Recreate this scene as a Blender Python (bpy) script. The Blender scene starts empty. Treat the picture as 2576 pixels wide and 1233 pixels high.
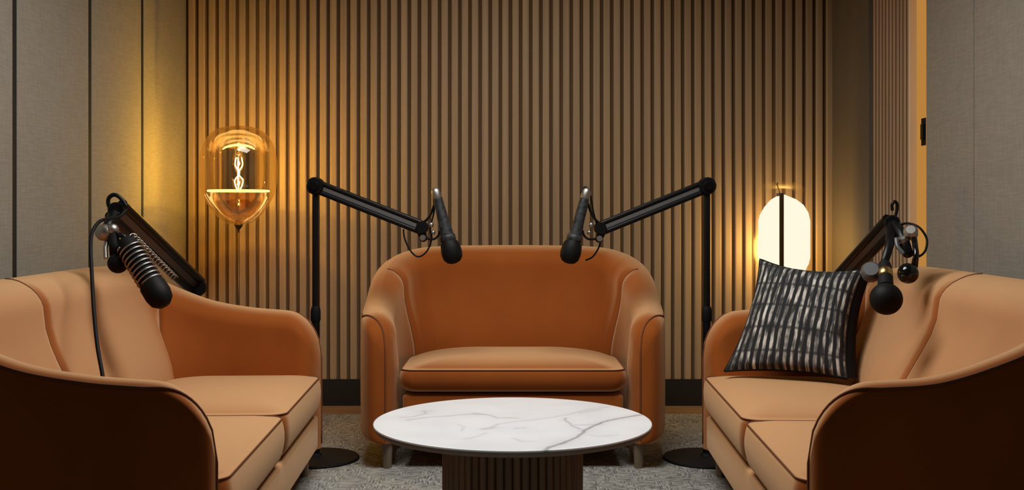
import bpy, math, random
import numpy as np
from mathutils import Vector, Matrix, noise
random.seed(4)
C = bpy.context.scene.collection
sc = bpy.context.scene
PI = math.pi

# ---------------------------------------------------------------- camera
F = 2720.0
HC = 1.106
cam_d = bpy.data.cameras.new('camera'); cam = bpy.data.objects.new('camera', cam_d); C.objects.link(cam)
cam.location = (0, 0, HC); cam.rotation_euler = (PI/2, 0, 0)
cam_d.sensor_width = 36; cam_d.lens = 36*F/2576
cam_d.shift_y = -76.5/2576; cam_d.clip_start = .05
sc.camera = cam
# ---------------------------------------------------------------- world, exposure
sc.view_settings.view_transform = 'Standard'; sc.view_settings.look = 'None'
sc.view_settings.gamma = 1; sc.view_settings.use_curve_mapping = False
sc.view_settings.exposure = 0.0
w = bpy.data.worlds.new('world'); sc.world = w; w.use_nodes = True
bg = w.node_tree.nodes['Background']; bg.inputs[0].default_value = (1, .88, .74, 1); bg.inputs[1].default_value = .012
# ---------------------------------------------------------------- lights of the room, with an added wall fill
def area(name, loc, rot, sx, sy, power, col, spread=PI):
    l = bpy.data.lights.new(name, 'AREA'); l.shape = 'RECTANGLE'; l.size = sx; l.size_y = sy
    l.energy = power; l.color = col; l.spread = spread
    o = bpy.data.objects.new(name, l); C.objects.link(o); o.location = loc; o.rotation_euler = rot
    return o
def point(name, loc, power, col, r=.04):
    l = bpy.data.lights.new(name, 'POINT'); l.energy = power; l.color = col; l.shadow_soft_size = r
    o = bpy.data.objects.new(name, l); C.objects.link(o); o.location = loc
    return o
area('ceiling_panel_light', (-.08, 3.55, 2.72), (0, 0, 0), 1.5, .9, 53, (1, .985, .95), math.radians(168))
area('slat_fill_light', (-.1, 5.0, 2.72), (math.radians(38), 0, 0), 1.8, .2, 4, (1, .88, .72))  # added fill to brighten the slats, stands for no fixture
LAMP_L = Vector((-1.454, 5.75, 1.289)); LAMP_R = Vector((1.484, 5.93, .985))
for dz in (-.005, .05, .10): point('amber_filament_light', LAMP_L + Vector((0, 0, dz)), 5.8, (1, .68, .085), .006)
point('capsule_lamp_light', LAMP_R + Vector((0, .13, -.07)), 8, (1, .60, .15), .07)

# ---------------------------------------------------------------- helpers
class MB:
    def __init__(s): s.v = []; s.f = []
    def add(s, vs, fs):
        n = len(s.v); s.v += [Vector(p) for p in vs]; s.f += [tuple(i+n for i in f) for f in fs]; return s
    def grid(s, rows, closed=False, flip=False):
        n = len(rows[0]); fs = []
        for i in range(len(rows)-1):
            for j in range(n if closed else n-1):
                k = (j+1) % n
                q = (i*n+j, i*n+k, (i+1)*n+k, (i+1)*n+j)
                fs.append(q[::-1] if flip else q)
        return s.add([p for r in rows for p in r], fs)
    def box(s, c, d, M=None):
        vs = [Vector((x*d[0]/2, y*d[1]/2, z*d[2]/2)) for z in (-1, 1) for y in (-1, 1) for x in (-1, 1)]
        if M: vs = [M @ p for p in vs]
        c = Vector(c)
        return s.add([p+c for p in vs], [(0,2,3,1),(4,5,7,6),(0,1,5,4),(2,6,7,3),(0,4,6,2),(1,3,7,5)])
    def tube(s, path, r, seg=12, caps=True, sq=None):
        P = [Vector(p) for p in path]; R = r if isinstance(r, (list, tuple)) else [r]*len(P)
        rows = []; up = None
        for i, p in enumerate(P):
            t = (P[min(i+1, len(P)-1)]-P[max(i-1, 0)]).normalized()
            if up is None:
                up = Vector((0, 0, 1)) if abs(t.z) < .9 else Vector((1, 0, 0))
            a = (up - t*up.dot(t)).normalized(); b = t.cross(a); up = a
            rows.append([p + (a*math.cos(2*PI*k/seg) + b*math.sin(2*PI*k/seg))*R[i] for k in range(seg)])
        n0 = len(s.v); s.grid(rows, True)
        if caps:
            s.f.append(tuple(n0+k for k in range(seg))[::-1]); e = n0+(len(P)-1)*seg
            s.f.append(tuple(e+k for k in range(seg)))
        return s
    def ball(s, c, r, n=16, sx=1, sy=1, sz=1):
        rows = []
        for i in range(n+1):
            th = PI*i/n; q = max(math.sin(th), 1e-4)
            rows.append([Vector(c)+Vector((r*sx*q*math.cos(2*PI*k/(2*n)), r*sy*q*math.sin(2*PI*k/(2*n)), -r*sz*math.cos(th))) for k in range(2*n)])
        return s.grid(rows, True)
    def lathe(s, prof, c=(0,0,0), axis=None, seg=40):
        c = Vector(c); M = Matrix.Identity(3)
        if axis is not None: M = Vector((0,0,1)).rotation_difference(Vector(axis)).to_matrix()
        rows = [[c + M @ Vector((max(r,1e-5)*math.cos(2*PI*k/seg), max(r,1e-5)*math.sin(2*PI*k/seg), z)) for k in range(seg)] for r, z in prof]
        return s.grid(rows, True)

def spline(pts, n=8):
    P = [Vector(p) for p in pts]; out = []
    for i in range(len(P)-1):
        a = P[max(i-1, 0)]; b = P[i]; c = P[i+1]; d = P[min(i+2, len(P)-1)]
        for k in range(n):
            t = k/n
            out.append(.5*((2*b)+(c-a)*t+(2*a-5*b+4*c-d)*t*t+(3*b-a-3*c+d)*t**3))
    out.append(P[-1]); return out

def obj(name, mb, mat, parent=None, local=False, smooth=True, bevel=0, auto=None, seg=3):
    vs = mb.v
    if parent is not None and not local:
        q = parent
        off = Vector((0,0,0))
        while q is not None: off += q.location; q = q.parent
        vs = [p-off for p in vs]
    me = bpy.data.meshes.new(name); me.from_pydata([tuple(p) for p in vs], [], mb.f); me.update()
    me.materials.append(mat)
    o = bpy.data.objects.new(name, me); C.objects.link(o)
    if parent is not None: o.parent = parent
    if smooth:
        me.polygons.foreach_set('use_smooth', [True]*len(me.polygons))
        if auto is not None: me.set_sharp_from_angle(angle=math.radians(auto))
    if bevel:
        m = o.modifiers.new('bevel', 'BEVEL'); m.width = bevel; m.segments = seg; m.limit_method = 'ANGLE'; m.angle_limit = math.radians(40)
    return o
def tag(o, label=None, cat=None, group=None, kind=None):
    if label: o['label'] = label
    if cat: o['category'] = cat
    if group: o['group'] = group
    if kind: o['kind'] = kind
    return o
def thing(name, label, cat, loc, rotz=0, group=None):
    o = bpy.data.objects.new(name, None); C.objects.link(o); o.empty_display_size = .1
    o.location = loc; o.rotation_euler = (0, 0, rotz)
    return tag(o, label, cat, group)
def struct(name, mb, mat, parent=None, **k):
    o = obj(name, mb, mat, parent, **k)
    if parent is None: o['kind'] = 'structure'
    return o
def at(x, y, Y):        # a measured direction of the photograph taken to depth Y
    return Vector(((x-1288)/F*Y, Y, HC-(y-540)/F*Y))
def onz(x, y, z):
    Y = F*(HC-z)/(y-540); return Vector(((x-1288)/F*Y, Y, z))

# ---------------------------------------------------------------- materials
def mat(name, col, rough=.6, metal=0, **k):
    m = bpy.data.materials.new(name); m.use_nodes = True
    b = m.node_tree.nodes['Principled BSDF']
    b.inputs['Base Color'].default_value = (*col, 1); b.inputs['Roughness'].default_value = rough; b.inputs['Metallic'].default_value = metal
    for a, v in k.items(): b.inputs[a.replace('_', ' ')].default_value = v
    return m
def nd(m, t, **k):
    n = m.node_tree.nodes.new(t)
    for a, v in k.items():
        if hasattr(n, a): setattr(n, a, v)
        else: n.inputs[a].default_value = v
    return n
def ln(m, a, b): m.node_tree.links.new(a, b)
def noisy(m, c1, c2, scale=(1,1,1), ns=5, detail=4, lo=.35, hi=.65, bump=0, bdist=.002, coord='Object'):
    b = m.node_tree.nodes['Principled BSDF']
    tc = nd(m, 'ShaderNodeTexCoord'); mp = nd(m, 'ShaderNodeMapping'); mp.inputs['Scale'].default_value = scale
    ln(m, tc.outputs[coord], mp.inputs['Vector'])
    nz = nd(m, 'ShaderNodeTexNoise'); nz.inputs['Scale'].default_value = ns; nz.inputs['Detail'].default_value = detail
    ln(m, mp.outputs[0], nz.inputs['Vector'])
    r = nd(m, 'ShaderNodeValToRGB'); e = r.color_ramp.elements
    e[0].position = lo; e[0].color = (*c1, 1); e[1].position = hi; e[1].color = (*c2, 1)
    ln(m, nz.outputs['Fac'], r.inputs[0]); ln(m, r.outputs[0], b.inputs['Base Color'])
    if bump:
        bp = nd(m, 'ShaderNodeBump'); bp.inputs['Strength'].default_value = bump; bp.inputs['Distance'].default_value = bdist
        ln(m, nz.outputs['Fac'], bp.inputs['Height']); ln(m, bp.outputs[0], b.inputs['Normal'])
    return m

def velvet(name, c1, c2, sheen=.25):
    m = mat(name, c1, .85)
    noisy(m, c1, c2, (1, 1, .55), 3.2, 5, .3, .75, .12, .004)
    b = m.node_tree.nodes['Principled BSDF']
    b.inputs['Sheen Weight'].default_value = sheen; b.inputs['Sheen Roughness'].default_value = .45
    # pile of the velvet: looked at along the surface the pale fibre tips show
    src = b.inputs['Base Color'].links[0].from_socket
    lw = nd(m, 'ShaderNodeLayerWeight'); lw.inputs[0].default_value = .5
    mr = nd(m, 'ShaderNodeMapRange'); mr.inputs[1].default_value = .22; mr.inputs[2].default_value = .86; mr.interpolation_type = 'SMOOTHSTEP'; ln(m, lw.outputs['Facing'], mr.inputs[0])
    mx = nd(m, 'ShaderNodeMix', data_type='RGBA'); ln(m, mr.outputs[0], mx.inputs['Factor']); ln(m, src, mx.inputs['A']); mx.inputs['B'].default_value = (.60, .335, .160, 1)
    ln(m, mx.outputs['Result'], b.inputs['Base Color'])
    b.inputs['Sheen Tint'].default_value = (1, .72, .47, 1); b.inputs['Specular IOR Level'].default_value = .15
    return m
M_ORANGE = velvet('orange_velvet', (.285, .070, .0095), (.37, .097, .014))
M_PIPE = mat('piping_brown', (.16, .046, .012), .8)
M_SLAT = noisy(mat('slat_wood', (.2, .15, .1), .5), (.34, .235, .135), (.47, .33, .19), (14, 14, .25), 2.0, 5, .3, .7, .1, .001)
M_SLATBACK = mat('slat_gap', (.16, .090, .040), .8)
M_BASEB = mat('black_baseboard', (.014, .013, .011), .5)
M_LEG = noisy(mat('leg_wood', (.2, .14, .09), .5), (.14, .10, .065), (.22, .16, .11), (9, 9, .6), 6)
M_BLACK = mat('black_metal', (.005, .005, .0055), .38, Specular_IOR_Level=.28)
M_BLACKM = mat('black_matte', (.006, .006, .0065), .7, Specular_IOR_Level=.2)
M_RUB = mat('black_rubber', (.004, .004, .004), .6, Specular_IOR_Level=.2)
M_GLOSS = mat('black_gloss', (.006, .006, .006), .12)
M_GREY = mat('grey_channel', (.13, .13, .13), .4, .3)
M_SILVER = mat('silver', (.42, .40, .37), .42, 1)
M_BRASS = mat('brass', (.62, .40, .14), .3, 1)
M_DKGREY = noisy(mat('mic_body', (.04, .04, .045), .55), (.004, .0045, .006), (.030, .033, .038), (1,1,1), 60, 3)

def fabric_mat(name, c1, c2):
    m = mat(name, c1, .9); b = m.node_tree.nodes['Principled BSDF']
    tc = nd(m, 'ShaderNodeTexCoord'); out = []
    for sx, s in (((1, 1, .08), 160), ((1, .08, 1), 160)):
        mp = nd(m, 'ShaderNodeMapping'); mp.inputs['Scale'].default_value = sx; ln(m, tc.outputs['Object'], mp.inputs[0])
        nz = nd(m, 'ShaderNodeTexNoise'); nz.inputs['Scale'].default_value = s; nz.inputs['Detail'].default_value = 3
        ln(m, mp.outputs[0], nz.inputs['Vector']); out.append(nz.outputs['Fac'])
    a = nd(m, 'ShaderNodeMath', operation='ADD'); ln(m, out[0], a.inputs[0]); ln(m, out[1], a.inputs[1])
    r = nd(m, 'ShaderNodeMapRange'); r.inputs[1].default_value = .75; r.inputs[2].default_value = 1.25; ln(m, a.outputs[0], r.inputs[0])
    mx = nd(m, 'ShaderNodeMix', data_type='RGBA'); ln(m, r.outputs[0], mx.inputs['Factor'])
    mx.inputs['A'].default_value = (*c1, 1); mx.inputs['B'].default_value = (*c2, 1); ln(m, mx.outputs['Result'], b.inputs['Base Color'])
    return m
M_FABRIC = fabric_mat('grey_wall_fabric', (.262, .237, .192), (.322, .292, .240))
M_GAP = mat('black_gap', (.006, .006, .006), .8)
M_PLAIN = noisy(mat('plain_brown_panel', (.2, .15, .1), .6), (.13, .105, .078), (.16, .13, .095), (1, 1, .2), 3)
M_WFLOOR = noisy(mat('oak_floor', (.3, .18, .09), .5), (.22, .125, .055), (.34, .20, .10), (1, 12, 1), 4)
M_CEIL = mat('ceiling_paint', (.10, .09, .08), .9)

# carpet: short woven strokes in two directions
def carpet():
    m = mat('grey_carpet', (.2, .2, .19), .95); b = m.node_tree.nodes['Principled BSDF']
    tc = nd(m, 'ShaderNodeTexCoord'); fs = []
    for sx, s in (((1, .16, 1), 150), ((.16, 1, 1), 150)):
        mp = nd(m, 'ShaderNodeMapping'); mp.inputs['Scale'].default_value = sx; ln(m, tc.outputs['Object'], mp.inputs[0])
        nz = nd(m, 'ShaderNodeTexNoise'); nz.inputs['Scale'].default_value = s; nz.inputs['Detail'].default_value = 2
        ln(m, mp.outputs[0], nz.inputs['Vector']); fs.append(nz.outputs['Fac'])
    big = nd(m, 'ShaderNodeTexNoise'); big.inputs['Scale'].default_value = 10; big.inputs['Detail'].default_value = 3; ln(m, tc.outputs['Object'], big.inputs['Vector'])
    st = nd(m, 'ShaderNodeMapRange'); st.inputs[1].default_value = .44; st.inputs[2].default_value = .56; ln(m, big.outputs['Fac'], st.inputs[0])
    mf = nd(m, 'ShaderNodeMix'); ln(m, st.outputs[0], mf.inputs['Factor']); ln(m, fs[0], mf.inputs['A']); ln(m, fs[1], mf.inputs['B'])
    big2 = nd(m, 'ShaderNodeTexNoise'); big2.inputs['Scale'].default_value = 2.2; big2.inputs['Detail'].default_value = 4; ln(m, tc.outputs['Object'], big2.inputs['Vector'])
    ad = nd(m, 'ShaderNodeMath', operation='MULTIPLY_ADD'); ln(m, big2.outputs['Fac'], ad.inputs[0]); ad.inputs[1].default_value = .35; ln(m, mf.outputs['Result'], ad.inputs[2])
    r = nd(m, 'ShaderNodeValToRGB'); e = r.color_ramp.elements
    e[0].position = .50; e[0].color = (.085, .083, .073, 1); e[1].position = .86; e[1].color = (.46, .455, .415, 1)
    ln(m, ad.outputs[0], r.inputs[0]); ln(m, r.outputs[0], b.inputs['Base Color'])
    bp = nd(m, 'ShaderNodeBump'); bp.inputs['Strength'].default_value = .5; bp.inputs['Distance'].default_value = .004
    ln(m, mf.outputs['Result'], bp.inputs['Height']); ln(m, bp.outputs[0], b.inputs['Normal'])
    return m
M_CARPET = carpet()

def thin_glass(name, tint=(1, .9, .72), rough=.04, gain=1.0):
    m = bpy.data.materials.new(name); m.use_nodes = True; nt = m.node_tree; nt.nodes.remove(nt.nodes['Principled BSDF'])
    out = nt.nodes['Material Output']
    t = nd(m, 'ShaderNodeBsdfTransparent'); t.inputs[0].default_value = (*tint, 1)
    g = nd(m, 'ShaderNodeBsdfGlossy'); g.inputs['Roughness'].default_value = rough; g.inputs[0].default_value = (1, .9, .75, 1)
    lw = nd(m, 'ShaderNodeLayerWeight'); lw.inputs[0].default_value = .35
    mu = nd(m, 'ShaderNodeMath', operation='MULTIPLY_ADD'); mu.inputs[1].default_value = .55*gain; mu.inputs[2].default_value = .03*gain
    ln(m, lw.outputs['Fresnel'], mu.inputs[0])
    mx = nd(m, 'ShaderNodeMixShader'); ln(m, mu.outputs[0], mx.inputs[0]); ln(m, t.outputs[0], mx.inputs[1]); ln(m, g.outputs[0], mx.inputs[2])
    ln(m, mx.outputs[0], out.inputs[0]); return m
M_GLASS = thin_glass('amber_glass', (1, .93, .80))
M_GLASS3 = thin_glass('shade_glass', (1, .985, .95), rough=.35, gain=.10)
M_GLASS2 = thin_glass('clear_glass', (1, .96, .9), gain=.7)
def emis(name, col, s):
    m = bpy.data.materials.new(name); m.use_nodes = True; nt = m.node_tree; nt.nodes.remove(nt.nodes['Principled BSDF'])
    e = nd(m, 'ShaderNodeEmission'); e.inputs[0].default_value = (*col, 1); e.inputs[1].default_value = s
    ln(m, e.outputs[0], nt.nodes['Material Output'].inputs[0]); return m
M_FIL = emis('filament_glow', (1, .72, .30), 9)
M_RING = emis('lit_ring', (1, .70, .25), 2.2)
M_CREAM = emis('cream_diffuser', (1, .945, .76), 1.02)
M_JAMB_GLOW = emis('jamb_glow', (.56, .26, .055), .85)  # warm light on the jamb put in as emission, the strip is no lamp

# ================================================================ THE ROOM
WY = 6.25; WX = 1.889; Y0 = -1.2; ZC = 2.78
struct('floor', MB().box((0, (Y0+WY+.1)/2, -.03), (2*WX+.4, WY+.1-Y0+.3, .06)), M_WFLOOR, smooth=False)
struct('ceiling', MB().box((0, (Y0+WY)/2, ZC+.03), (2*WX+.4, WY-Y0+.3, .06)), M_CEIL, smooth=False)
# back wall: backing board with vertical slats
wb = MB(); wb.box((0, WY+.05, ZC/2), (2*WX+.3, .05, ZC))
wall_back = struct('wall_back', wb, M_SLATBACK, smooth=False)
P = 25.5*WY/F; g0 = (1335.4-1288)/F*WY
sl = MB(); k0 = int(math.ceil((-WX-g0)/P))
for k in range(k0, k0+66):
    x0 = g0+k*P+(P*.155); x1 = g0+(k+1)*P-(P*.155)
    if x1 > WX-.02: break
    sl.box(((x0+x1)/2, WY+.0125, (.15+ZC)/2), (x1-x0, .025, ZC-.15))
so = obj('wood_slats', sl, M_SLAT, wall_back, smooth=False, bevel=.008, seg=3)
struct('baseboard_back', MB().box((0, WY+.012, .075), (2*WX, .024, .15)), M_BASEB, smooth=False)
# left wall: fabric panels with black reveals between them
wl = MB().box((-WX-.032, (Y0+WY)/2+.05, ZC/2), (.06, WY-Y0+.1, ZC))
wall_left = struct('wall_left', wl, M_GAP, smooth=False)
edges = [F*WX/o for o in (1253, 1063, 931, 826)]
step = .700
ys = [edges[0]-step*k for k in range(7, 0, -1)] + edges
for a, b in zip(ys[:-1], ys[1:]):
    if b < Y0+.3: continue
    bb = b-.010 if b < 6.1 else WY+.02
    obj('fabric_panel', MB().box((-WX-.0135, (a+.026+bb)/2, ZC/2), (.027, bb-a-.026, ZC)), M_FABRIC, wall_left, smooth=False, bevel=.003)
# right wall
XR = 1.852
wr = MB().box((XR+.10, (Y0+WY)/2+.05, ZC/2), (.06, WY-Y0+.1, ZC))
wall_right = struct('wall_right', wr, M_GAP, smooth=False)
ylist = [4.338-.49-.5*k for k in range(0, 10)][::-1] + [4.338]
e0, e1 = 4.838, 4.97
segs = []
yy = e0; nxt = [4.338]+[4.338-.72*k for k in range(1, 8)]
for n_ in nxt:
    segs.append((n_, yy)); yy = n_
for a, b in segs:
    if a < Y0: continue
    obj('fabric_panel', MB().box((XR+.035, (a+b)/2, ZC/2), (.07, b-a-.006, ZC)), M_FABRIC, wall_right, smooth=False, bevel=.003)
# jamb strip with its lit gold put in as emission, thin trim paled as if lit, fluted panel and plain end panel
struct('trim_1', MB().box((XR+.020, (e0+e1)/2+.002, ZC/2), (.03, e1-e0-.010, ZC)), M_JAMB_GLOW, smooth=False)
M_TAMB = noisy(mat('tambour_wood', (.4, .3, .2), .5), (.40, .27, .175), (.50, .345, .23), (9, 9, .3), 4)
tb = MB(); n = 13; yb = 5.61
for k in range(n):
    yc = e1+.012+(k+.5)*(yb-e1-.012)/n; r = (yb-e1-.012)/n*.30
    rows = []
    for z in (0, ZC):
        rows.append([(XR+.021-math.sin(PI*i/8)**.5*.0042, yc-math.cos(PI*i/8)*r, z) for i in range(9)])
    tb.grid(rows)
fp = obj('fluted_panel', tb, M_TAMB, wall_right, auto=50)
obj('panel_backing', MB().box((XR+.045, (e1+yb)/2, ZC/2), (.05, yb-e1, ZC)), M_SLATBACK, fp, smooth=False)
M_TRIM_LIT = mat('lit_trim_oak', (.80, .58, .36), .4)  # trim wood paled, the glow beside it is put into its colour
struct('trim_2', MB().box((XR+.014, e1, ZC/2), (.084, .016, ZC)), M_TRIM_LIT, smooth=False, bevel=.003)
obj('plain_panel', MB().box((XR+.035, (yb+WY+.02)/2, ZC/2), (.07, WY+.02-yb, ZC)), M_PLAIN, wall_right, smooth=False)
# black latch box on the jamb
t = thing('door_latch', 'small black latch box on the golden strip at the right wall', 'latch', (XR+.02, 4.875, 1.5))
za, zb_ = HC-(367-540)/F*4.875, HC-(296-540)/F*4.875
obj('housing', MB().box((XR+.022, 4.878, (za+zb_)/2), (.036, .06, zb_-za)), M_BLACKM, t, smooth=False, bevel=.004)
obj('bolt', MB().box((XR+.000, 4.878, (za+zb_)/2), (.010, .03, (zb_-za)*.55)), M_BLACK, t, smooth=False, bevel=.002)

# carpet
CY = 5.955
cp = obj('carpet', MB().box((0, (Y0+CY)/2, .004), (2*WX-.04, CY-Y0, .008)), M_CARPET, smooth=False)
tag(cp, 'large grey woven carpet with streaky strokes covering the floor under the sofas', 'carpet')
CZ = .008

# ================================================================ SOFAS
def resample(path, ds):
    out = [path[0]]; acc = 0; S = [0]
    for a, b in zip(path[:-1], path[1:]): S.append(S[-1]+math.hypot(b[0]-a[0], b[1]-a[1]))
    L = S[-1]; n = int(L/ds); res = []; j = 0
    for i in range(n+1):
        s = L*i/n
        while j < len(S)-2 and S[j+1] < s: j += 1
        t = (s-S[j])/max(S[j+1]-S[j], 1e-9); res.append((s, path[j].lerp(path[j+1], t)))
    return L, res

def sofa(name, label, loc, rotz, half, seams, cush, zb=.12, group=None, lean_b=.10, ti_b=.11, ti_a=.075, to=.07, rear=None,
         seat=(.435, .33), base_front=.035, hw_in=.475, cdepth=.60, legs=None, rn=.085, pip=.42, crown=.042, rz=.13, drop=.15, ho=.05, rno=None):
    """half: crest points (u, v, z) from the front of the left arm to the middle of the back"""
    root = thing(name, label, 'sofa', loc, rotz, group)
    L_ = [Vector(p) for p in half]; R_ = [Vector((-p[0], p[1], p[2])) for p in half[:-1]][::-1]
    if rear: R_ = [Vector(p) for p in rear]
    ctrl = L_+R_
    path = spline(ctrl, 14)
    L, smp = resample(path, .012)
    n = len(smp); rows_o = []; rows_i = []; crest = []
    sd = []
    for i, (s, p) in enumerate(smp):
        a = smp[max(i-1, 0)][1]; b = smp[min(i+1, n-1)][1]
        t = Vector((b.x-a.x, b.y-a.y, 0)).normalized()
        out = Vector((-t.y, t.x, 0))            # outward side of the path
        q = min(s, L-s)
        e = 1 if q >= rn else math.sqrt(max(0, 1-(1-q/rn)**2))
        zt = p.z - (0 if q >= rz else drop*(1-math.sqrt(max(0, 1-(1-q/rz)**2))))
        bk = min(1, max(0, (q-.35)/.45)); bk = bk*bk*(3-2*bk)
        ti = ti_a+(ti_b-ti_a)*bk; lean = .012+(lean_b-.012)*bk
        dip = sum(math.exp(-((s-x)/.012)**2) for x in [0]*0)
        eo = e if not rno else (1 if q >= rno else math.sqrt(max(0, 1-(1-q/rno)**2)))
        c0 = Vector((p.x, p.y, 0)); hi = .075+.03*bk
        ro = []
        ro.append(c0+Vector((0, 0, zb)))
        for k in range(5):
            th = PI/2*k/4
            ro.append(c0+out*(to*eo*(.55+.45*math.sin(th)))+Vector((0, 0, zb+.045*(1-math.cos(th)))))
        for k in range(1, 9):
            f = k/9; ro.append(c0+out*to*eo*(1+.04*math.sin(PI*f))+Vector((0, 0, zb+.045+(zt-ho-zb-.045)*f)))
        for k in range(7):
            th = PI/2*k/6
            ro.append(c0+out*to*eo*math.cos(th)+Vector((0, 0, zt-ho+ho*math.sin(th))))
        rows_o.append(ro)
        sd.append((s, c0, out, e, zt, ti, lean, hi, bk))
        crest.append(c0+Vector((0, 0, zt)))
    def inner_row(k_, sm):
        s, c0, out, e, zt, ti, lean, hi, bk = sd[k_]
        dip = .012*sum(math.exp(-((s-x)/.016)**2) for x in sm)
        zm = zb
        ri = []
        for k in range(9):
            th = PI/2*k/8
            d = dip*min(1, k/3)
            ri.append(c0-out*max(0, ti*e*math.sin(th)-d)+Vector((0, 0, zt-hi+hi*math.cos(th))))
        z1 = zt-hi
        for k in range(1, 15):
            f = k/14; z = z1+(zm-z1)*f
            g = min(1, (z1-z)/max(z1-.42, .01)); g = g*g*(3-2*g)
            ri.append(c0-out*(ti*e+lean*e*g-dip)+Vector((0, 0, z)))
        return ri
    sm_s = []
    for (su, sv) in seams:          # seam given by the crest point it starts from
        j = min(range(n), key=lambda i: (smp[i][1].x-su)**2+(smp[i][1].y-sv)**2); sm_s.append(j)
    sms = [sd[j][0] for j in sm_s]
    obj('outer_shell', MB().grid(rows_o), M_ORANGE, root, local=True)
    cuts = [0]+sm_s+[n-1]
    names = {2: ['arm', 'back', 'arm'], 3: ['arm', 'back', 'back', 'arm'], 4: ['arm', 'back', 'back', 'back', 'arm']}[len(sm_s)]
    for a, b, nm in zip(cuts[:-1], cuts[1:], names):
        obj(nm, MB().grid([inner_row(k, sms) for k in range(a, b+1)], flip=True), M_ORANGE, root, local=True)
    # piping over the crest and down both arm fronts, seams down the inside
    pp = [Vector((crest[0].x, crest[0].y, zb+.02))]+[Vector((crest[0].x, crest[0].y, zb+.02+(crest[0].z-zb-.03)*f/6)) for f in range(1, 7)]
    qq = [Vector((crest[-1].x, crest[-1].y, v.z)) for v in pp[::-1]]
    nc = max(i for i in range(n) if smp[i][0] < pip)
    def edge(k):            # the piping leaves the crest for the outer edge as it runs back
        s, c0, out, e, zt = sd[k][:5]; q = min(s, L-s); g = min(1, max(0, (q-.01)/.16)); th = PI/2*(1-.72*g*g*(3-2*g))
        return c0+out*(to*e*math.cos(th)+.001)+Vector((0, 0, zt-ho+ho*math.sin(th)+.001))
    obj('piping', MB().tube(pp+[edge(k) for k in range(1, nc)], .0042, 8), M_PIPE, root, local=True)
    obj('piping', MB().tube([edge(k) for k in range(n-nc, n-1)]+qq, .0042, 8), M_PIPE, root, local=True)
    for j in sm_s:
        row = inner_row(j, sms)
        obj('seam', MB().tube(row[:18], .0035, 6), M_PIPE, root, local=True)
    # cushions
    for (x0, x1, d) in cush:
        zt, zl = seat; cr = crown; y0 = -.005; y1 = d
        rf, rb = .06, min(.20, (x1-x0)*.2)
        outl = []
        def arc(cx, cy, r, a0, a1, m=10):
            for i in range(m+1):
                a = a0+(a1-a0)*i/m; outl.append((cx+r*math.cos(a), cy+r*math.sin(a)))
        rbl = rb if x0 < -.3 else .05; rbr = rb if x1 > .3 else .05
        arc(x1-rf, y0+rf, rf, -PI/2, 0); 
        for i in range(1, 8): outl.append((x1, y0+rf+(y1-rbr-y0-rf)*i/8))
        arc(x1-rbr, y1-rbr, rbr, 0, PI/2)
        for i in range(1, 12): outl.append((x1-rbr-(x1-rbr-x0-rbl)*i/12, y1))
        arc(x0+rbl, y1-rbl, rbl, PI/2, PI)
        for i in range(1, 8): outl.append((x0, y1-rbl-(y1-rbl-y0-rf)*i/8))
        arc(x0+rf, y0+rf, rf, PI, 1.5*PI)
        for i in range(1, 16):
            f = i/16; outl.append((x0+rf+(x1-x0-2*rf)*f, y0))
        cx, cy = (x0+x1)/2, (y0+y1)/2; hx, hy = (x1-x0)/2, (y1-y0)/2
        def ring(ins, z):
            return [Vector((cx+(px-cx)*(1-ins/hx), cy+(py-cy)*(1-ins/hy), z)) for px, py in outl]
        rows = [ring(.05, zl), ring(.018, zl+.002)]
        for i in range(1, 10):
            f = i/10; rows.append(ring(.010*(1-f)-.014*math.sin(PI*f)**.8, zl+.004+(zt-zl-.004)*f))
        rows.append(ring(0, zt)); rows.append(ring(.004, zt-.0015))
        m = 16
        for i in range(1, m+1):
            k = 1-i/m*.985; kk = k
            f = 1-(.5*kk**2.2+.5*kk**6)
            rows.append([Vector((cx+(px-cx)*k*(1-.004/hx), cy+(py-cy)*k*(1-.004/hy), zt-.001+cr*f)) for px, py in outl])
        mb = MB().grid(rows, True); nn = len(outl); mb.f.append(tuple(range(len(mb.v)-nn, len(mb.v))))
        c = obj('seat_cushion', mb, M_ORANGE, root, local=True)
        pr = ring(-.0015, zt+.0005)
        obj('piping', MB().tube(pr+[pr[0]], .0026, 6, caps=False), M_PIPE, c, local=True)
    # base rail under the cushions
    zt, zl = seat
    obj('seat_base', MB().box((0, base_front+.30, (zb+.01+zl-.012)/2), (2*hw_in, .60, zl-.012-zb-.01)), M_ORANGE, root, local=True, bevel=.015)
    for lx, ly in legs:
        obj('leg', MB().lathe([(0, CZ), (.019, CZ), (.0255, zb+.02), (0, zb+.02)], (lx, ly, 0), seg=24), M_LEG, root, local=True, auto=40)
    return root

half_c = [(-.548, 0, .672), (-.575, .05, .676), (-.600, .14, .684), (-.615, .27, .698), (-.618, .40, .738), (-.606, .55, .835), (-.572, .68, .895), (-.49, .785, .933), (-.36, .83, .947), (-.18, .845, .950), (0, .85, .951)]
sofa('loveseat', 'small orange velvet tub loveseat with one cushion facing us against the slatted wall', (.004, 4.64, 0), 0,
     half_c, [(-.606, .57), (.606, .57)], [(-.482, .482, .60)], legs=[(-.545, .05), (.545, .05), (-.42, .74), (.42, .74)], seat=(.437, .342), crown=.055, base_front=.012, pip=.24)

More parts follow.
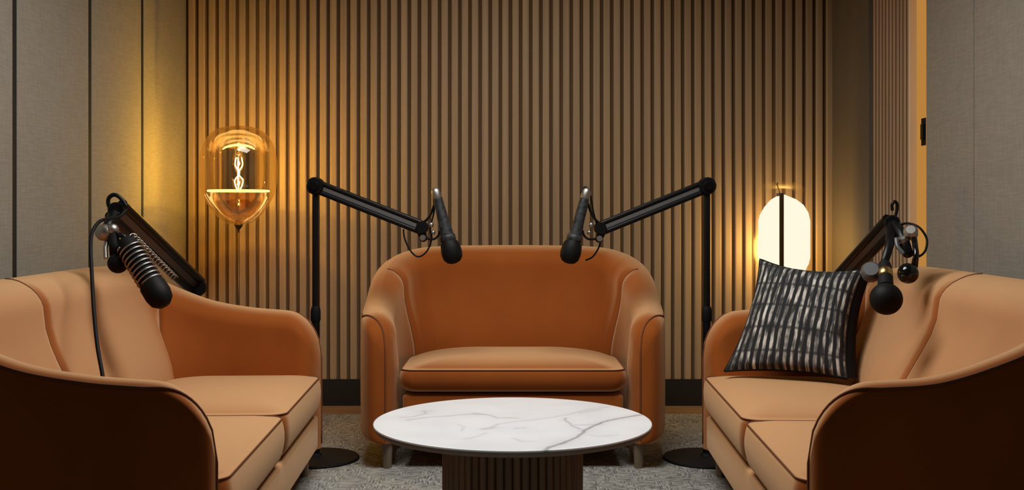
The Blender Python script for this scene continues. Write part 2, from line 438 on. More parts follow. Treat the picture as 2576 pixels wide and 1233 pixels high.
half_s = [(-.958, 0, .672), (-.966, .05, .684), (-.972, .14, .700), (-.975, .30, .715), (-.975, .46, .745), (-.965, .60, .800), (-.925, .72, .862), (-.83, .79, .893), (-.66, .818, .903), (-.35, .825, .905), (0, .825, .905)]
LT = dict(seat=(.434, .285), hw_in=.89, zb=.12, legs=[(-.93, .07), (.93, .07), (-.80, .70), (.80, .70)], ti_a=.09, to=.036, rn=.085, rno=.04, ho=.024, rz=.14, drop=.165, base_front=.004, pip=1.0, crown=.034)
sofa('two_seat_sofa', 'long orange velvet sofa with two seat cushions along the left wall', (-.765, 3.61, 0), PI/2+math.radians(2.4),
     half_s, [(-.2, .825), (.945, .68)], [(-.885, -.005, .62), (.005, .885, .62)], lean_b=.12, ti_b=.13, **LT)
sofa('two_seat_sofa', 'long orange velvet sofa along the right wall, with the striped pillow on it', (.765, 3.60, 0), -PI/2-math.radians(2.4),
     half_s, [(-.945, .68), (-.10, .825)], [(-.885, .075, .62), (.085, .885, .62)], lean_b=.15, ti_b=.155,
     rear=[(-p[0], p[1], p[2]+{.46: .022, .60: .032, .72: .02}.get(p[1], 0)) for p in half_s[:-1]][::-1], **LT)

# ================================================================ MARBLE TABLE
TZ = .42; TC = Vector((.002, 3.60, 0)); TR = .461
t = thing('coffee_table', 'round white marble coffee table on a fluted wooden drum in the middle', 'table', (TC.x, TC.y, CZ))
def ink(px, py): p = onz(px, py, TZ); return np.array([p.x, p.y])
veins = [([(1350,1143),(1372,1131),(1415,1115),(1455,1098),(1468,1085),(1490,1072),(1530,1058),(1580,1049),(1612,1043)], .0060, .62),
         ([(1468,1082),(1440,1072),(1420,1058),(1425,1052)], .005, .36), ([(1500,1068),(1470,1070),(1440,1070)], .008, .22),
         ([(1028,1057),(1055,1052),(1100,1049),(1150,1044),(1195,1041),(1222,1043),(1250,1051),(1300,1052)], .006, .30),
         ([(1190,1041),(1222,1043)], .012, .34),
         ([(1008,1050),(1045,1048),(1070,1041),(1062,1034),(1085,1034)], .006, .26),
         ([(1225,1079),(1255,1066),(1310,1059),(1370,1053),(1400,1048),(1450,1038),(1490,1028),(1530,1024)], .006, .22),
         ([(1220,1080),(1240,1076)], .013, .28), ([(1170,1104),(1200,1097),(1220,1090)], .007, .16),
         ([(1155,1068),(1170,1075),(1160,1085)], .004, .18), ([(1290,1103),(1310,1110),(1340,1110)], .004, .2), ([(1300,1078),(1325,1076)], .007, .22),
         ([(1460,1040),(1510,1030)], .008, .20), ([(1550,1095),(1500,1098),(1460,1093)], .005, .15)]
nr, na = 150, 420
rr = np.concatenate([np.linspace(.002, TR-.004, nr)])
R2, A2 = np.meshgrid(rr, np.linspace(0, 2*np.pi, na, endpoint=False), indexing='ij')
X = TC.x+R2*np.cos(A2); Yv = TC.y+R2*np.sin(A2)
pts = np.stack([X.ravel(), Yv.ravel()], 1)
jit = np.array([[noise.noise((p[0]*14, p[1]*14, 0))*.010+noise.noise((p[0]*45, p[1]*45, 3))*.003, noise.noise((p[0]*14, p[1]*14, 9))*.010+noise.noise((p[0]*45, p[1]*45, 7))*.003] for p in pts])
pj = pts+jit; val = np.zeros(len(pts))
for poly, wd, st in veins:
    q = [ink(*p) for p in poly]; best = np.full(len(pts), 9.)
    for a, b in zip(q[:-1], q[1:]):
        d = b-a; u = np.clip(((pj-a)@d)/(d@d+1e-12), 0, 1); best = np.minimum(best, np.linalg.norm(pj-a-u[:, None]*d, axis=1))
    val = np.maximum(val, st*np.exp(-(best/wd)**2)+.18*st*np.exp(-(best/(wd*4))**2))
mb = MB(); mb.v = [Vector((x, y, TZ)) for x, y in pts]
for i in range(nr-1):
    for j in range(na):
        k = (j+1) % na; mb.f.append((i*na+j, (i+1)*na+j, (i+1)*na+k, i*na+k))
mb.f.append(tuple(range(na)))
n0 = len(mb.v)
prof = [(TR-.001, TZ-.0012), (TR, TZ-.004), (TR, TZ-.0062), (TR-.006, TZ-.0066), (TR-.05, TZ-.0066)]
base = len(mb.v)-na
prev = (nr-1)*na
for r, z in prof:
    s0 = len(mb.v)
    for j in range(na):
        a = 2*PI*j/na; mb.v.append(Vector((TC.x+r*math.cos(a), TC.y+r*math.sin(a), z)))
    for j in range(na):
        k = (j+1) % na; mb.f.append((prev+j, s0+j, s0+k, prev+k))
    prev = s0
mb.f.append(tuple(range(prev, prev+na))[::-1])
M_MARB = mat('white_marble', (.8, .8, .8), .22)
b = M_MARB.node_tree.nodes['Principled BSDF']
at_ = nd(M_MARB, 'ShaderNodeAttribute'); at_.attribute_name = 'vein'
tc = nd(M_MARB, 'ShaderNodeTexCoord'); nz = nd(M_MARB, 'ShaderNodeTexNoise'); nz.inputs['Scale'].default_value = 5; nz.inputs['Detail'].default_value = 6
ln(M_MARB, tc.outputs['Object'], nz.inputs['Vector'])
r = nd(M_MARB, 'ShaderNodeValToRGB'); e = r.color_ramp.elements; e[0].position = .35; e[0].color = (.85, .90, .94, 1); e[1].position = .6; e[1].color = (.91, .96, 1.0, 1)
ln(M_MARB, nz.outputs['Fac'], r.inputs[0])
mx = nd(M_MARB, 'ShaderNodeMix', data_type='RGBA'); ln(M_MARB, at_.outputs['Fac'], mx.inputs['Factor']); ln(M_MARB, r.outputs[0], mx.inputs['A']); mx.inputs['B'].default_value = (.16, .17, .18, 1)
ln(M_MARB, mx.outputs['Result'], b.inputs['Base Color'])
top = obj('tabletop', mb, M_MARB, t, auto=40); top['label'] = 'white marble disc with grey veins'
av = top.data.attributes.new('vein', 'FLOAT', 'POINT'); arr = np.zeros(len(top.data.vertices)); arr[:len(val)] = val
arr[len(val):] = np.tile(val[(nr-1)*na:], len(prof)); av.data.foreach_set('value', arr)
M_RIM = mat('rim_brown', (.20, .155, .12), .5)
obj('tabletop_rim', MB().lathe([(0, TZ-.0068), (TR-.001, TZ-.0068), (TR-.002, TZ-.014), (TR-.008, TZ-.022), (TR-.03, TZ-.026), (0, TZ-.026)], (TC.x, TC.y, 0), seg=96), M_RIM, t, auto=30)
# fluted drum
M_DRUM = noisy(mat('drum_walnut', (.1, .06, .03), .45), (.15, .090, .045), (.23, .145, .075), (12, 12, .5), 4)
nf = 52; RD = .224; rows = []
ring_ = []
for k in range(nf):
    for q in range(8):
        a = 2*PI*(k+q/8)/nf; d = math.sin(PI*q/8)
        ring_.append((RD+.010*d**.7 if q else RD-.007, a))
for z in (CZ, CZ+.02, TZ-.04, TZ-.026):
    rows.append([(TC.x+r_*math.cos(a), TC.y+r_*math.sin(a), z) for r_, a in ring_])
obj('drum_base', MB().grid(rows, True), M_DRUM, t, auto=50)

# ================================================================ LAMPS
def stem_base(t, x, y, ztop, mat_):
    obj('stem', MB().tube([(x, y, CZ*0+.02), (x, y, ztop)], .006, 10), mat_, t)
    obj('base', MB().lathe([(0, 0), (.14, 0), (.14, .012), (.13, .018), (.01, .024), (0, .024)], (x, y, 0), seg=48), mat_, t, auto=40)
t = thing('floor_lamp', 'glowing amber glass globe lamp with visible filament, on a thin stem at left', 'lamp', (LAMP_L.x, LAMP_L.y, 0))
lx, ly = LAMP_L.x, LAMP_L.y
S = LAMP_L.y/F
def Z(y): return HC-(y-540)*S
M_DBRASS = mat('dark_brass', (.16, .10, .04), .4, 1)
stem_base(t, lx, ly, Z(566), M_DBRASS)
obj('socket', MB().lathe([(0, Z(576)), (.011, Z(576)), (.024, Z(566)), (.018, Z(560)), (0, Z(560))], (lx, ly, 0), seg=24), M_DBRASS, t, auto=40)
prof = [(.02, Z(565)), (.07, Z(560)), (.125, Z(537)), (.17, Z(505)), (.196, Z(470)), (.201, Z(430)), (.198, Z(395)), (.180, Z(362)), (.145, Z(337)), (.09, Z(322)), (.03, Z(317)), (0, Z(316))]
prof = [(v.x, v.z) for v in spline([(a, 0, b) for a, b in prof], 5)]
g = obj('outer_globe', MB().lathe(prof, (lx, ly, 0), seg=64), M_GLASS, t); g['label'] = 'clear amber glass globe'
prof = [(.147, Z(482)), (.149, Z(440)), (.149, Z(390)), (.135, Z(362)), (.10, Z(345)), (.05, Z(338)), (0, Z(336))]
prof = [(v.x, v.z) for v in spline([(a, 0, b) for a, b in prof], 5)]
obj('inner_dome', MB().lathe(prof, (lx, ly, 0), seg=64), M_GLASS2, t)
obj('inner_cylinder', MB().lathe([(.088, Z(480)), (.088, Z(376))], (lx, ly, 0), seg=64), M_GLASS2, t)
obj('dome_glint', MB().tube(spline([(lx-.086, ly, Z(376)), (lx-.06, ly, Z(369)), (lx, ly, Z(364.5)), (lx+.06, ly, Z(369)), (lx+.086, ly, Z(376))], 6), [.003+.004*math.sin(PI*i/24) for i in range(25)], 8), M_RING, t)  # reflection on the dome, modelled as a glowing arc
obj('lit_ring', MB().lathe([(.160, Z(478)), (.163, Z(480.5)), (.160, Z(483)), (.10, Z(483)), (.10, Z(478)), (.160, Z(478))], (lx, ly, 0), seg=64), M_RING, t)
lo = [(.148, Z(485)), (.13, Z(508)), (.09, Z(535)), (.04, Z(552)), (.012, Z(560))]
lo = [(v.x, v.z) for v in spline([(a, 0, b) for a, b in lo], 4)]
M_SMOKE = thin_glass('smoky_glass', (.72, .52, .36), gain=1.2)
obj('lower_bowl', MB().lathe(lo, (lx, ly, 0), seg=48), M_SMOKE, t)
obj('bulb', MB().lathe([(.012, Z(482)), (.03, Z(470)), (.042, Z(445)), (.045, Z(415)), (.035, Z(392)), (.012, Z(383)), (0, Z(382))], (lx, ly, 0), seg=32), M_GLASS2, t)
for k, (dx, dy) in enumerate(((-.014, .006), (0, -.012), (.014, .006))):
    for sgn in (1,):
        pth = [(lx+dx*.4, ly, Z(480)), (lx+dx*1.6, ly+dy, Z(455)), (lx-dx*.2, ly+dy, Z(436)), (lx+dx*1.4, ly+dy, Z(415)), (lx+dx*1.0, ly+dy, Z(396))]
        obj('filament', MB().tube(spline(pth, 6), .0030, 6), M_FIL, t)

t = thing('floor_lamp', 'bright cream capsule lamp with a dark centre bar, behind the striped pillow', 'lamp', (LAMP_R.x, LAMP_R.y, 0))
lx, ly = LAMP_R.x, LAMP_R.y; S = LAMP_R.y/F
XB = (1962-1288)*S
stem_base(t, XB, ly, Z(700), M_DBRASS)
# two glowing half discs with thickness
def capsule_outline(n=14):
    pts_ = []
    xl, xr = (1910.5-1288)*S, (2034.5-1288)*S; xm = (1968-1288)*S
    for a, b in (((xr, Z(645)), (xr, Z(548))),):
        pts_ += [(xr, Z(648)), (xr, Z(600)), (xr, Z(555))]
    arc_ = [(2034.5, 555), (2030, 535), (2018, 516), (2000, 502), (1985, 496), (1968, 489), (1956, 494), (1940, 504), (1925, 522), (1914, 542), (1910.5, 555)]
    pts_ += [((x-1288)*S, Z(y)) for x, y in arc_[1:]]
    pts_ += [(xl, Z(600)), (xl, Z(648))]
    bot = [(1914, 665), (1924, 684), (1942, 698), (1960, 706), (1985, 706), (2003, 698), (2020, 684), (2031, 663)]
    pts_ += [((x-1288)*S, Z(y)) for x, y in bot]
    return pts_
ol = capsule_outline()
def clip_poly(pl, xc, keep_left):
    o_ = []
    for i in range(len(pl)):
        a, b = pl[i], pl[(i+1) % len(pl)]
        ia = (a[0] <= xc) == keep_left; ib = (b[0] <= xc) == keep_left
        if ia: o_.append(a)
        if ia != ib:
            u = (xc-a[0])/(b[0]-a[0]); o_.append((xc, a[1]+u*(b[1]-a[1])))
    return o_
for xc, kl in (((1957.5-1288)*S, True), ((1969-1288)*S, False)):
    pl = clip_poly(ol, xc, kl); mb = MB(); n_ = len(pl)
    mb.add([(x, ly-.03, z) for x, z in pl]+[(x, ly+.03, z) for x, z in pl], [tuple(range(n_)), tuple(range(n_, 2*n_))[::-1]]+[(i, i+n_, (i+1) % n_+n_, (i+1) % n_) for i in range(n_)])
    g = obj('diffuser', mb, M_CREAM, t, smooth=False)
obj('centre_bar', MB().box((XB+.001, ly, (Z(486)+Z(712))/2), (.024, .075, Z(486)-Z(712))), M_DBRASS, t, smooth=False, bevel=.003)
prof = [(.148, Z(700)), (.150, Z(640)), (.150, Z(560)), (.146, Z(508)), (.13, Z(478)), (.09, Z(462)), (.04, Z(457)), (0, Z(456))]
prof = [(v.x, v.z) for v in spline([(a, 0, b) for a, b in prof], 5)]
g = obj('glass_shade', MB().lathe(prof, (lx-.008, ly, 0), seg=56), M_GLASS3, t); g['label'] = 'clear amber glass shade'
obj('finial', MB().ball(((1952-1288)*S, ly-.02, Z(463)), .008).tube([((1952-1288)*S, ly-.02, Z(463)), (XB, ly, Z(487))], .003, 8), M_BRASS, t)

# ================================================================ BOOM STANDS AND MICROPHONES
def perp(a, b, view):     # unit vector across a-b as seen along `view`
    return (b-a).cross(view).normalized()
def rails(t, a, b, half_w, r, name='boom_arm', channel=True):
    v = ((a+b)/2-Vector((0, 0, HC))).normalized(); pr = perp(a, b, v)
    ax = (b-a).normalized(); dp = ax.cross(pr)
    arm = MB()
    for s_ in (-1, 1): arm.tube([a+pr*half_w*s_, b+pr*half_w*s_], r, 12)
    arm_o = obj(name, arm, M_BLACK, t, auto=40)
    if channel:
        M = Matrix((ax, pr, dp)).transposed()
        ch = MB().box((a+b)/2+dp*.0, ((b-a).length*.97, half_w*.95, r*.9), M)
        c = obj('channel', ch, M_GREY, arm_o, smooth=False, bevel=.002); c['label'] = 'grey inner channel'
    return arm_o

def floor_stand(px, side, label):
    Yp = 4.85; X = (px-1288)/F*Yp
    t = thing('microphone_stand', label, 'microphone stand', (X, Yp, CZ), group=None)
    obj('base', MB().lathe([(0, CZ), (.192, CZ), (.195, CZ+.006), (.192, CZ+.012), (.03, CZ+.018), (.022, CZ+.03), (0, CZ+.03)], (X, Yp, 0), seg=64), M_BLACKM, t, auto=40)
    zt = HC-(468-540)/F*Yp
    obj('lower_pole', MB().tube([(X, Yp, CZ+.02), (X, Yp, .68)], .0175, 20), M_BLACK, t, auto=40)
    obj('upper_pole', MB().tube([(X, Yp, .66), (X, Yp, zt)], .0155, 20), M_BLACK, t, auto=40)
    zc = HC-(790-540)/F*Yp
    obj('collar', MB().lathe([(0, zc-.035), (.019, zc-.035), (.0225, zc-.025), (.0225, zc+.012), (.019, zc+.03), (.016, zc+.035), (0, zc+.035)], (X, Yp, 0), seg=24), M_BLACKM, t, auto=40)
    top_ = Vector((X, Yp, zt))
    j = MB().lathe([(0, -.03), (.034, -.03), (.039, -.024), (.039, .024), (.034, .03), (0, .03)], top_, (0, 1, 0), 32)
    jo = obj('top_joint', j, M_BLACK, t, auto=40)
    obj('joint_knob', MB().lathe([(0, -.046), (.018, -.046), (.021, -.040), (.021, -.03), (0, -.03)], top_, (0, 1, 0), 24), M_GLOSS, jo, auto=40)
    return t, top_

for side in (-1, 1):
    def mx_(x): return x if side < 0 else (2572-x)
    nm = 'left' if side < 0 else 'right'
    lab = ('black boom microphone stand on a round base between the left sofa and the loveseat' if side < 0 else
           'black boom microphone stand rising behind the right sofa arm beside the loveseat')
    t, tp = floor_stand(794 if side < 0 else 1778, side, lab)
    end = at(mx_(1058), 572 if side < 0 else 574, 4.72)
    rails(t, tp+(end-tp)*.03, end, .0200, .0115)
    cl = MB().lathe([(0, -.028), (.024, -.028), (.027, -.022), (.027, .022), (.024, .028), (0, .028)], end+Vector((side*-.008, 0, 0)), (0, 1, 0), 28)
    dn = end+Vector((-side*.012, 0, -.045))
    cl.tube([end, dn], [.026, .017], 16); cl.ball(dn, .019, 10)
    clo = obj('end_clamp', cl, M_BLACK, t, auto=40)
    obj('thumb_screw', MB().lathe([(0, -.034), (.012, -.034), (.013, -.028), (.013, -.018), (0, -.018)], dn, (0, 1, 0), 18), M_SILVER, clo, auto=40)
    obj('clamp_nut', MB().ball(at(mx_(1085), 566, 4.70), .012, 8).ball(at(mx_(1090), 585, 4.70), .010, 8), M_SILVER, clo)
    # yoke
    yk = MB().tube(spline([end+Vector((0, 0, .01)), at(mx_(1080), 545, 4.70), at(mx_(1094), 510, 4.70), at(mx_(1097), 494, 4.70)], 5), .006, 8)
    yk.tube(spline([dn, at(mx_(1090), 602, 4.70), at(mx_(1103), 592, 4.70), at(mx_(1106), 580, 4.70)], 5), .005, 8)
    obj('yoke', yk, M_BLACK, t)
    # microphone
    a = at(mx_(1097), 484, 4.68); b = at(mx_(1137), 638, 4.66)
    m = thing('microphone', ('black handheld-shaped microphone hanging from the left boom over the loveseat' if side < 0 else
                             'black handheld-shaped microphone hanging from the right boom over the loveseat'), 'microphone', a, group=None)
    ax = (b-a).normalized(); L = (b-a).length
    obj('body', MB().lathe([(0, .025), (.020, .028), (.0215, .05), (.024, L*.5), (.029, L*.72), (.033, L*.84), (0, L*.84)], a, ax, 32), M_DKGREY, m, auto=40)
    obj('connector', MB().lathe([(0, -.020), (.010, -.019), (.017, -.012), (.0205, -.002), (.0205, .022), (.019, .030), (0, .030)], a, ax, 28), M_SILVER, m, auto=50)['label'] = 'silver connector'
    g = MB().lathe([(0, L*.80), (.034, L*.81), (.040, L*.85), (.044, L*.93), (.045, L+.0), (.041, L+.022), (.028, L+.038), (.012, L+.044), (0, L+.045)], a, ax, 32)
    obj('windscreen', g, M_RUB, m, auto=50)['label'] = 'black foam windscreen'
    obj('collar', MB().lathe([(.030, L*.70), (.0335, L*.715), (.0345, L*.79), (.031, L*.805)], a, ax, 32), M_DKGREY, m, auto=50)
    if side < 0:
        cb = [(1015, 577), (1018, 600), (1032, 630), (1052, 646), (1074, 632), (1086, 600), (1082, 575), (1092, 530), (1090, 490), (1097, 474), (1106, 482), (1108, 498)]
    else:
        cb = [(1473, 655), (1492, 645), (1508, 618), (1508, 595), (1500, 560), (1492, 530), (1486, 495), (1478, 474), (1468, 472), (1462, 484)]
    c = obj('microphone_cable', MB().tube(spline([at(x, y, 4.74-.07*i/len(cb)) for i, (x, y) in enumerate(cb)], 6), .0038, 8), M_RUB)
    tag(c, ('thin black cable looping below the left boom end over the loveseat' if side < 0 else 'thin black cable curling past the right hanging microphone to the boom end'), 'cable')

# --- near stand behind the left sofa
def near_stand(label, pole, elbow, hw):
    t = thing('microphone_stand', label, 'microphone stand', (pole.x, pole.y, CZ*0))
    obj('base', MB().lathe([(0, CZ), (.15, CZ), (.155, CZ+.006), (.15, CZ+.012), (.03, CZ+.018), (0, CZ+.03)], (pole.x, pole.y, 0), seg=48), M_BLACKM, t, auto=40)
    obj('pole', MB().tube([(pole.x, pole.y, CZ+.01), (pole.x, pole.y, pole.z)], .0155, 20), M_BLACK, t, auto=40)
    v = (pole-Vector((0, 0, HC))).normalized()
    obj('pole_joint', MB().lathe([(0, -.045), (.034, -.045), (.040, -.036), (.040, .036), (.034, .045), (0, .045)], pole, (v.x, v.y, 0), 32), M_BLACK, t, auto=40)
    rails(t, pole+(elbow-pole)*.02, elbow, hw, hw*.62, channel=True)
    obj('elbow_joint', MB().lathe([(0, -.028), (.024, -.028), (.028, -.022), (.028, .022), (.024, .028), (0, .028)], elbow, (v.x, v.y, 0), 28), M_BLACK, t, auto=40)
    return t
def coil(a, b, r, turns, wr, n=14):
    ax = (b-a); u = ax.normalized(); p = u.cross(Vector((0, 0, 1))).normalized(); q = u.cross(p)
    pts_ = [a+ax*(i/(turns*n))+(p*math.cos(2*PI*i/n)+q*math.sin(2*PI*i/n))*r for i in range(turns*n+1)]
    return MB().tube(pts_, wr, 6)

poleL = at(497, 722, 4.93); elbL = at(292, 528, 3.95)
t = near_stand('black boom microphone stand reaching over the left sofa from its far corner', poleL, elbL, .030)
obj('handle', MB().tube(spline([at(300, 540, 3.93), at(276, 522, 3.93), at(273, 500, 3.93), at(287, 490, 3.93), at(305, 500, 3.93), at(318, 520, 3.93)], 6), .0075, 10), M_BLACK, t)
hx = MB().tube([elbL, at(275, 565, 3.90), at(268, 575, 3.86)], [.022, .02, .018], 14)
brk = obj('bracket', hx, M_BLACK, t)
sv = MB().ball(at(263, 585, 3.84), .034, 12, 1, .8, .9).ball(at(283, 578, 3.84), .022, 10)
sv.tube([at(272, 598, 3.85), at(265, 625, 3.82), at(266, 650, 3.80)], [.010, .008, .008], 10)
obj('swivel', sv, M_SILVER, brk, auto=40)['label'] = 'silver swivel'
kn = MB().tube([at(285, 590, 3.84), at(292, 640, 3.80)], [.018, .022], 16); kn.ball(at(297, 662, 3.79), .036, 14)
obj('knob', kn, M_BLACKM, t)
# springs under the arm
wv = (elbL-poleL)
obj('spring', coil(at(330, 590, 3.99), at(440, 700, 4.60), .012, 16, .0026), M_SILVER, t)['label'] = 'silver tension spring'
# microphone in a coiled mount
a = at(315, 605, 3.80); b = at(402, 748, 3.72)
m = thing('microphone', 'black microphone in a silver coiled mount hanging low over the left sofa', 'microphone', a)
ax = (b-a).normalized(); L = (b-a).length
obj('body', MB().lathe([(0, 0), (.028, .0), (.036, .02), (.038, L*.8), (0, L*.8)], a, ax, 28), M_BLACKM, m, auto=40)
obj('windscreen', MB().lathe([(0, L*.72), (.039, L*.73), (.0455, L*.80), (.046, L*.95), (.040, L+.015), (.024, L+.032), (0, L+.036)], a, ax, 28), M_RUB, m, auto=50)
mt = obj('shock_mount', coil(a+ax*.03, a+ax*L*.76, .0425, 9, .0036, 18), M_SILVER, m); mt['label'] = 'silver coiled mount'
yk = MB().tube([a+Vector((0, 0, .01)), at(300, 590, 3.83), at(280, 580, 3.85)], .009, 10)
obj('yoke', yk, M_BLACK, m)
# hanging cable from the end of the boom down to the seat
cb = [(318, 528, 3.93), (300, 545, 3.88), (275, 550, 3.80), (250, 558, 3.72), (232, 585, 3.66), (228, 625, 3.60), (231, 690, 3.54), (236, 780, 3.44), (245, 870, 3.36), (258, 945, 3.30), (264, 1000, 3.27), (272, 1046, 3.24), (300, 1064, 3.20), (345, 1070, 3.18)]
c = obj('microphone_cable', MB().tube(spline([at(*p) for p in cb], 8), .0062, 10), M_RUB); tag(c, 'thick black cable drooping from the left boom down onto the left sofa seat', 'cable')

# --- near stand behind the right sofa
poleR = at(2066, 752, 4.93); elbR = at(2244, 560, 3.95)
t = near_stand('black boom microphone stand reaching over the right sofa from behind the striped pillow', poleR, elbR, .024)
obj('hook', MB().tube(spline([at(2247, 556, 3.94), at(2255, 535, 3.94), at(2257, 515, 3.94), at(2251, 507, 3.94), at(2244, 515, 3.94), at(2245, 530, 3.94)], 6), .006, 8), M_BLACK, t)
bk_ = MB().tube([elbR, at(2268, 590, 3.88), at(2285, 640, 3.80)], [.024, .020, .018], 14)
bk_.tube([elbR, at(2240, 610, 3.86), at(2225, 660, 3.72)], [.022, .016, .014], 12)
brk = obj('bracket', bk_, M_BLACK, t)
sv = MB().lathe([(0, -.022), (.020, -.022), (.025, -.014), (.025, .012), (.016, .022), (0, .022)], at(2291, 585, 3.84), (-.3, -.8, .5), 24)
sv.lathe([(0, -.014), (.016, -.014), (.018, .008), (.010, .016), (0, .016)], at(2272, 605, 3.84), (.4, -.8, .2), 20)
obj('swivel', sv, M_SILVER, brk, auto=40)['label'] = 'silver swivel'
kn = MB().tube([at(2300, 600, 3.82), at(2305, 640, 3.78), at(2300, 672, 3.77)], [.010, .010, .012], 12); kn.ball(at(2284, 688, 3.76), .036, 14)
obj('knob', kn, M_GLOSS, t)['label'] = 'glossy black ball knob'
sp = MB().tube(spline([at(2255, 600, 3.84), at(2258, 620, 3.82), at(2275, 640, 3.8)], 5), .008, 8)
obj('strap', sp, M_GREY, brk)
# microphone
a = at(2226, 668, 3.66); b = at(2229, 752, 3.56)
m = thing('microphone', 'black ball-headed microphone hanging beside the striped pillow over the right sofa', 'microphone', a)
ax = (b-a).normalized(); L = (b-a).length
obj('body', MB().lathe([(0, -.01), (.018, -.01), (.022, .01), (.026, L*.65), (0, L*.65)], a, ax, 28), M_BLACKM, m, auto=40)
obj('collar', MB().lathe([(.020, .02), (.0245, .024), (.0255, .05), (.022, .055)], a, ax, 28), M_BRASS, m, auto=50)
obj('windscreen', MB().ball(b, .053, 18), M_RUB, m)['label'] = 'round black foam windscreen'
sm = MB().lathe([(0, -.022), (.026, -.022), (.034, -.012), (.034, .010), (.024, .022), (0, .022)], at(2192, 684, 3.66), (-.3, -.8, .5), 24)
sm.tube([at(2192, 684, 3.67), at(2222, 672, 3.67)], .012, 10)
obj('clamp', sm, M_GREY, m, auto=40)
cb = [(2262, 566, 3.93), (2285, 562, 3.88), (2312, 572, 3.84), (2331, 600, 3.82), (2328, 630, 3.80), (2312, 645, 3.79), (2298, 640, 3.79)]
c = obj('microphone_cable', MB().tube(spline([at(*p) for p in cb], 8), .0042, 8), M_RUB); tag(c, 'thin black cable looping outward from the right sofa boom end near the golden strip', 'cable')

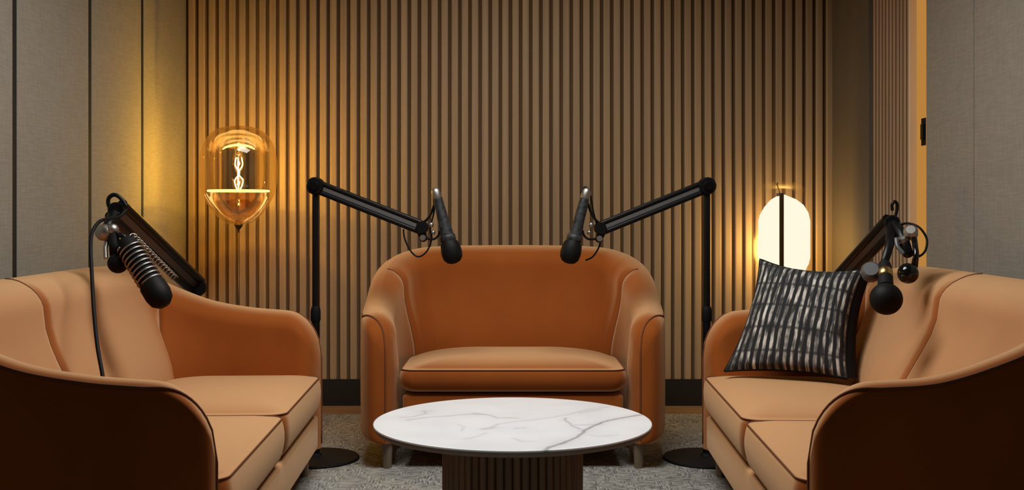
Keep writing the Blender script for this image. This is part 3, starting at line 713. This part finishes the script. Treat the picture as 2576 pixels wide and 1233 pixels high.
# ================================================================ PILLOW
def pillow():
    m = mat('striped_cloth', (.2, .2, .2), .9); b = m.node_tree.nodes['Principled BSDF']
    tc = nd(m, 'ShaderNodeTexCoord')
    sep = nd(m, 'ShaderNodeSeparateXYZ'); ln(m, tc.outputs['UV'], sep.inputs[0])
    # wobble
    nz = nd(m, 'ShaderNodeTexNoise'); nz.inputs['Scale'].default_value = 5; nz.inputs['Detail'].default_value = 3; ln(m, tc.outputs['UV'], nz.inputs['Vector'])
    ad = nd(m, 'ShaderNodeMath', operation='MULTIPLY_ADD'); ln(m, nz.outputs['Fac'], ad.inputs[0]); ad.inputs[1].default_value = .035; ln(m, sep.outputs['X'], ad.inputs[2])
    mu = nd(m, 'ShaderNodeMath', operation='MULTIPLY'); ln(m, ad.outputs[0], mu.inputs[0]); mu.inputs[1].default_value = 2*PI*16
    si = nd(m, 'ShaderNodeMath', operation='SINE'); ln(m, mu.outputs[0], si.inputs[0])
    # stretched noise along the stripe gives grey-white variation
    mp = nd(m, 'ShaderNodeMapping'); mp.inputs['Scale'].default_value = (34, 7, 1); ln(m, tc.outputs['UV'], mp.inputs[0])
    n2 = nd(m, 'ShaderNodeTexNoise'); n2.inputs['Scale'].default_value = 1; n2.inputs['Detail'].default_value = 3; ln(m, mp.outputs[0], n2.inputs['Vector'])
    mp3 = nd(m, 'ShaderNodeMapping'); mp3.inputs['Scale'].default_value = (6, 7, 1); ln(m, tc.outputs['UV'], mp3.inputs[0])
    n3 = nd(m, 'ShaderNodeTexNoise'); n3.inputs['Scale'].default_value = 1; n3.inputs['Detail'].default_value = 2; ln(m, mp3.outputs[0], n3.inputs['Vector'])
    h = nd(m, 'ShaderNodeMapRange'); h.inputs[1].default_value = -.25; h.inputs[2].default_value = .5; ln(m, si.outputs[0], h.inputs[0])
    k1 = nd(m, 'ShaderNodeMapRange'); k1.inputs[1].default_value = .40; k1.inputs[2].default_value = .62; k1.inputs[3].default_value = .08; ln(m, n2.outputs['Fac'], k1.inputs[0])
    k2 = nd(m, 'ShaderNodeMapRange'); k2.inputs[1].default_value = .38; k2.inputs[2].default_value = .56; k2.inputs[3].default_value = .28; ln(m, n3.outputs['Fac'], k2.inputs[0])
    # horizontal dark bands
    mb_ = nd(m, 'ShaderNodeMath', operation='MULTIPLY'); ln(m, sep.outputs['Y'], mb_.inputs[0]); mb_.inputs[1].default_value = 2*PI*5
    sb = nd(m, 'ShaderNodeMath', operation='SINE'); ln(m, mb_.outputs[0], sb.inputs[0])
    bb = nd(m, 'ShaderNodeMapRange'); bb.inputs[1].default_value = -1; bb.inputs[2].default_value = -.86; bb.inputs[3].default_value = .25; ln(m, sb.outputs[0], bb.inputs[0])
    x1 = nd(m, 'ShaderNodeMath', operation='MULTIPLY'); ln(m, h.outputs[0], x1.inputs[0]); ln(m, k1.outputs[0], x1.inputs[1])
    x2 = nd(m, 'ShaderNodeMath', operation='MULTIPLY'); ln(m, x1.outputs[0], x2.inputs[0]); ln(m, k2.outputs[0], x2.inputs[1])
    x3 = nd(m, 'ShaderNodeMath', operation='MULTIPLY'); ln(m, x2.outputs[0], x3.inputs[0]); ln(m, bb.outputs[0], x3.inputs[1])
    mx = nd(m, 'ShaderNodeMix', data_type='RGBA'); ln(m, x3.outputs[0], mx.inputs['Factor'])
    mx.inputs['A'].default_value = (.012, .012, .014, 1); mx.inputs['B'].default_value = (.72, .68, .61, 1)
    ln(m, mx.outputs['Result'], b.inputs['Base Color'])
    bl = at(1822, 934, 4.30); br = at(2132, 952, 4.06); tl = at(1912, 652, 4.48); tr = at(2172, 678, 4.25)
    n = 36; nrm = ((br-bl).cross(tl-bl)).normalized()     # towards the camera side
    if nrm.y > 0: nrm = -nrm
    def pt(u, v, sgn):
        p = (bl*(1-u)+br*u)*(1-v)+(tl*(1-u)+tr*u)*v
        if sgn < 0: p = p+Vector((.05, .035, 0))*u**4
        x, y = 2*u-1, 2*v-1
        pin = .035*(1-x*x)*abs(y)**3; pin2 = .030*(1-y*y)*abs(x)**3   # sides drawn in between the pointed corners
        up_ = (tl-bl).normalized(); rt = (br-bl).normalized()
        p = p - up_*pin*(1 if y > 0 else -.5) - rt*pin2*(1 if x > 0 else -1)
        th = (max(0, 1-x*x)*max(0, 1-y*y))**.42
        wr = 1+.10*noise.noise((u*4, v*4, 1))
        return p+nrm*(.072 if sgn > 0 else -.085)*th*wr
    t = thing('striped_pillow', 'square black and off-white striped pillow leaning on the right sofa', 'pillow', (bl+br)/2)
    for nm_, sgn, mt_ in (('front_cover', 1, m), ('back_cover', -1, M_BLACKM)):
        rows = [[pt(i/n, j/n, sgn) for i in range(n+1)] for j in range(n+1)]
        o = obj(nm_, MB().grid(rows, flip=(sgn < 0)), mt_, t)
        uv = o.data.uv_layers.new(name='UVMap')
        for lp in o.data.loops:
            vi = lp.vertex_index; uv.data[lp.index].uv = ((vi % (n+1))/n, (vi//(n+1))/n)
        o['label'] = 'striped front cloth' if sgn > 0 else 'plain black reverse'
    ed = [pt(i/n, 0, 0) for i in range(n)]+[pt(1, i/n, 0) for i in range(n)]+[pt(1-i/n, 1, 0) for i in range(n)]+[pt(0, 1-i/n, 0) for i in range(n+1)]
    gs = MB().grid([[pt(1, j/n, 0), pt(1, j/n, 0)*.5+pt(1, j/n, -1e-9)*.5-nrm*0+Vector((.012, -.008, 0)), pt(1, j/n, -1e-9)] for j in range(n+1)])
    obj('gusset', gs, M_BLACKM, t)
    obj('edge_piping', MB().tube(ed, .004, 8), M_BLACKM, t)
pillow()
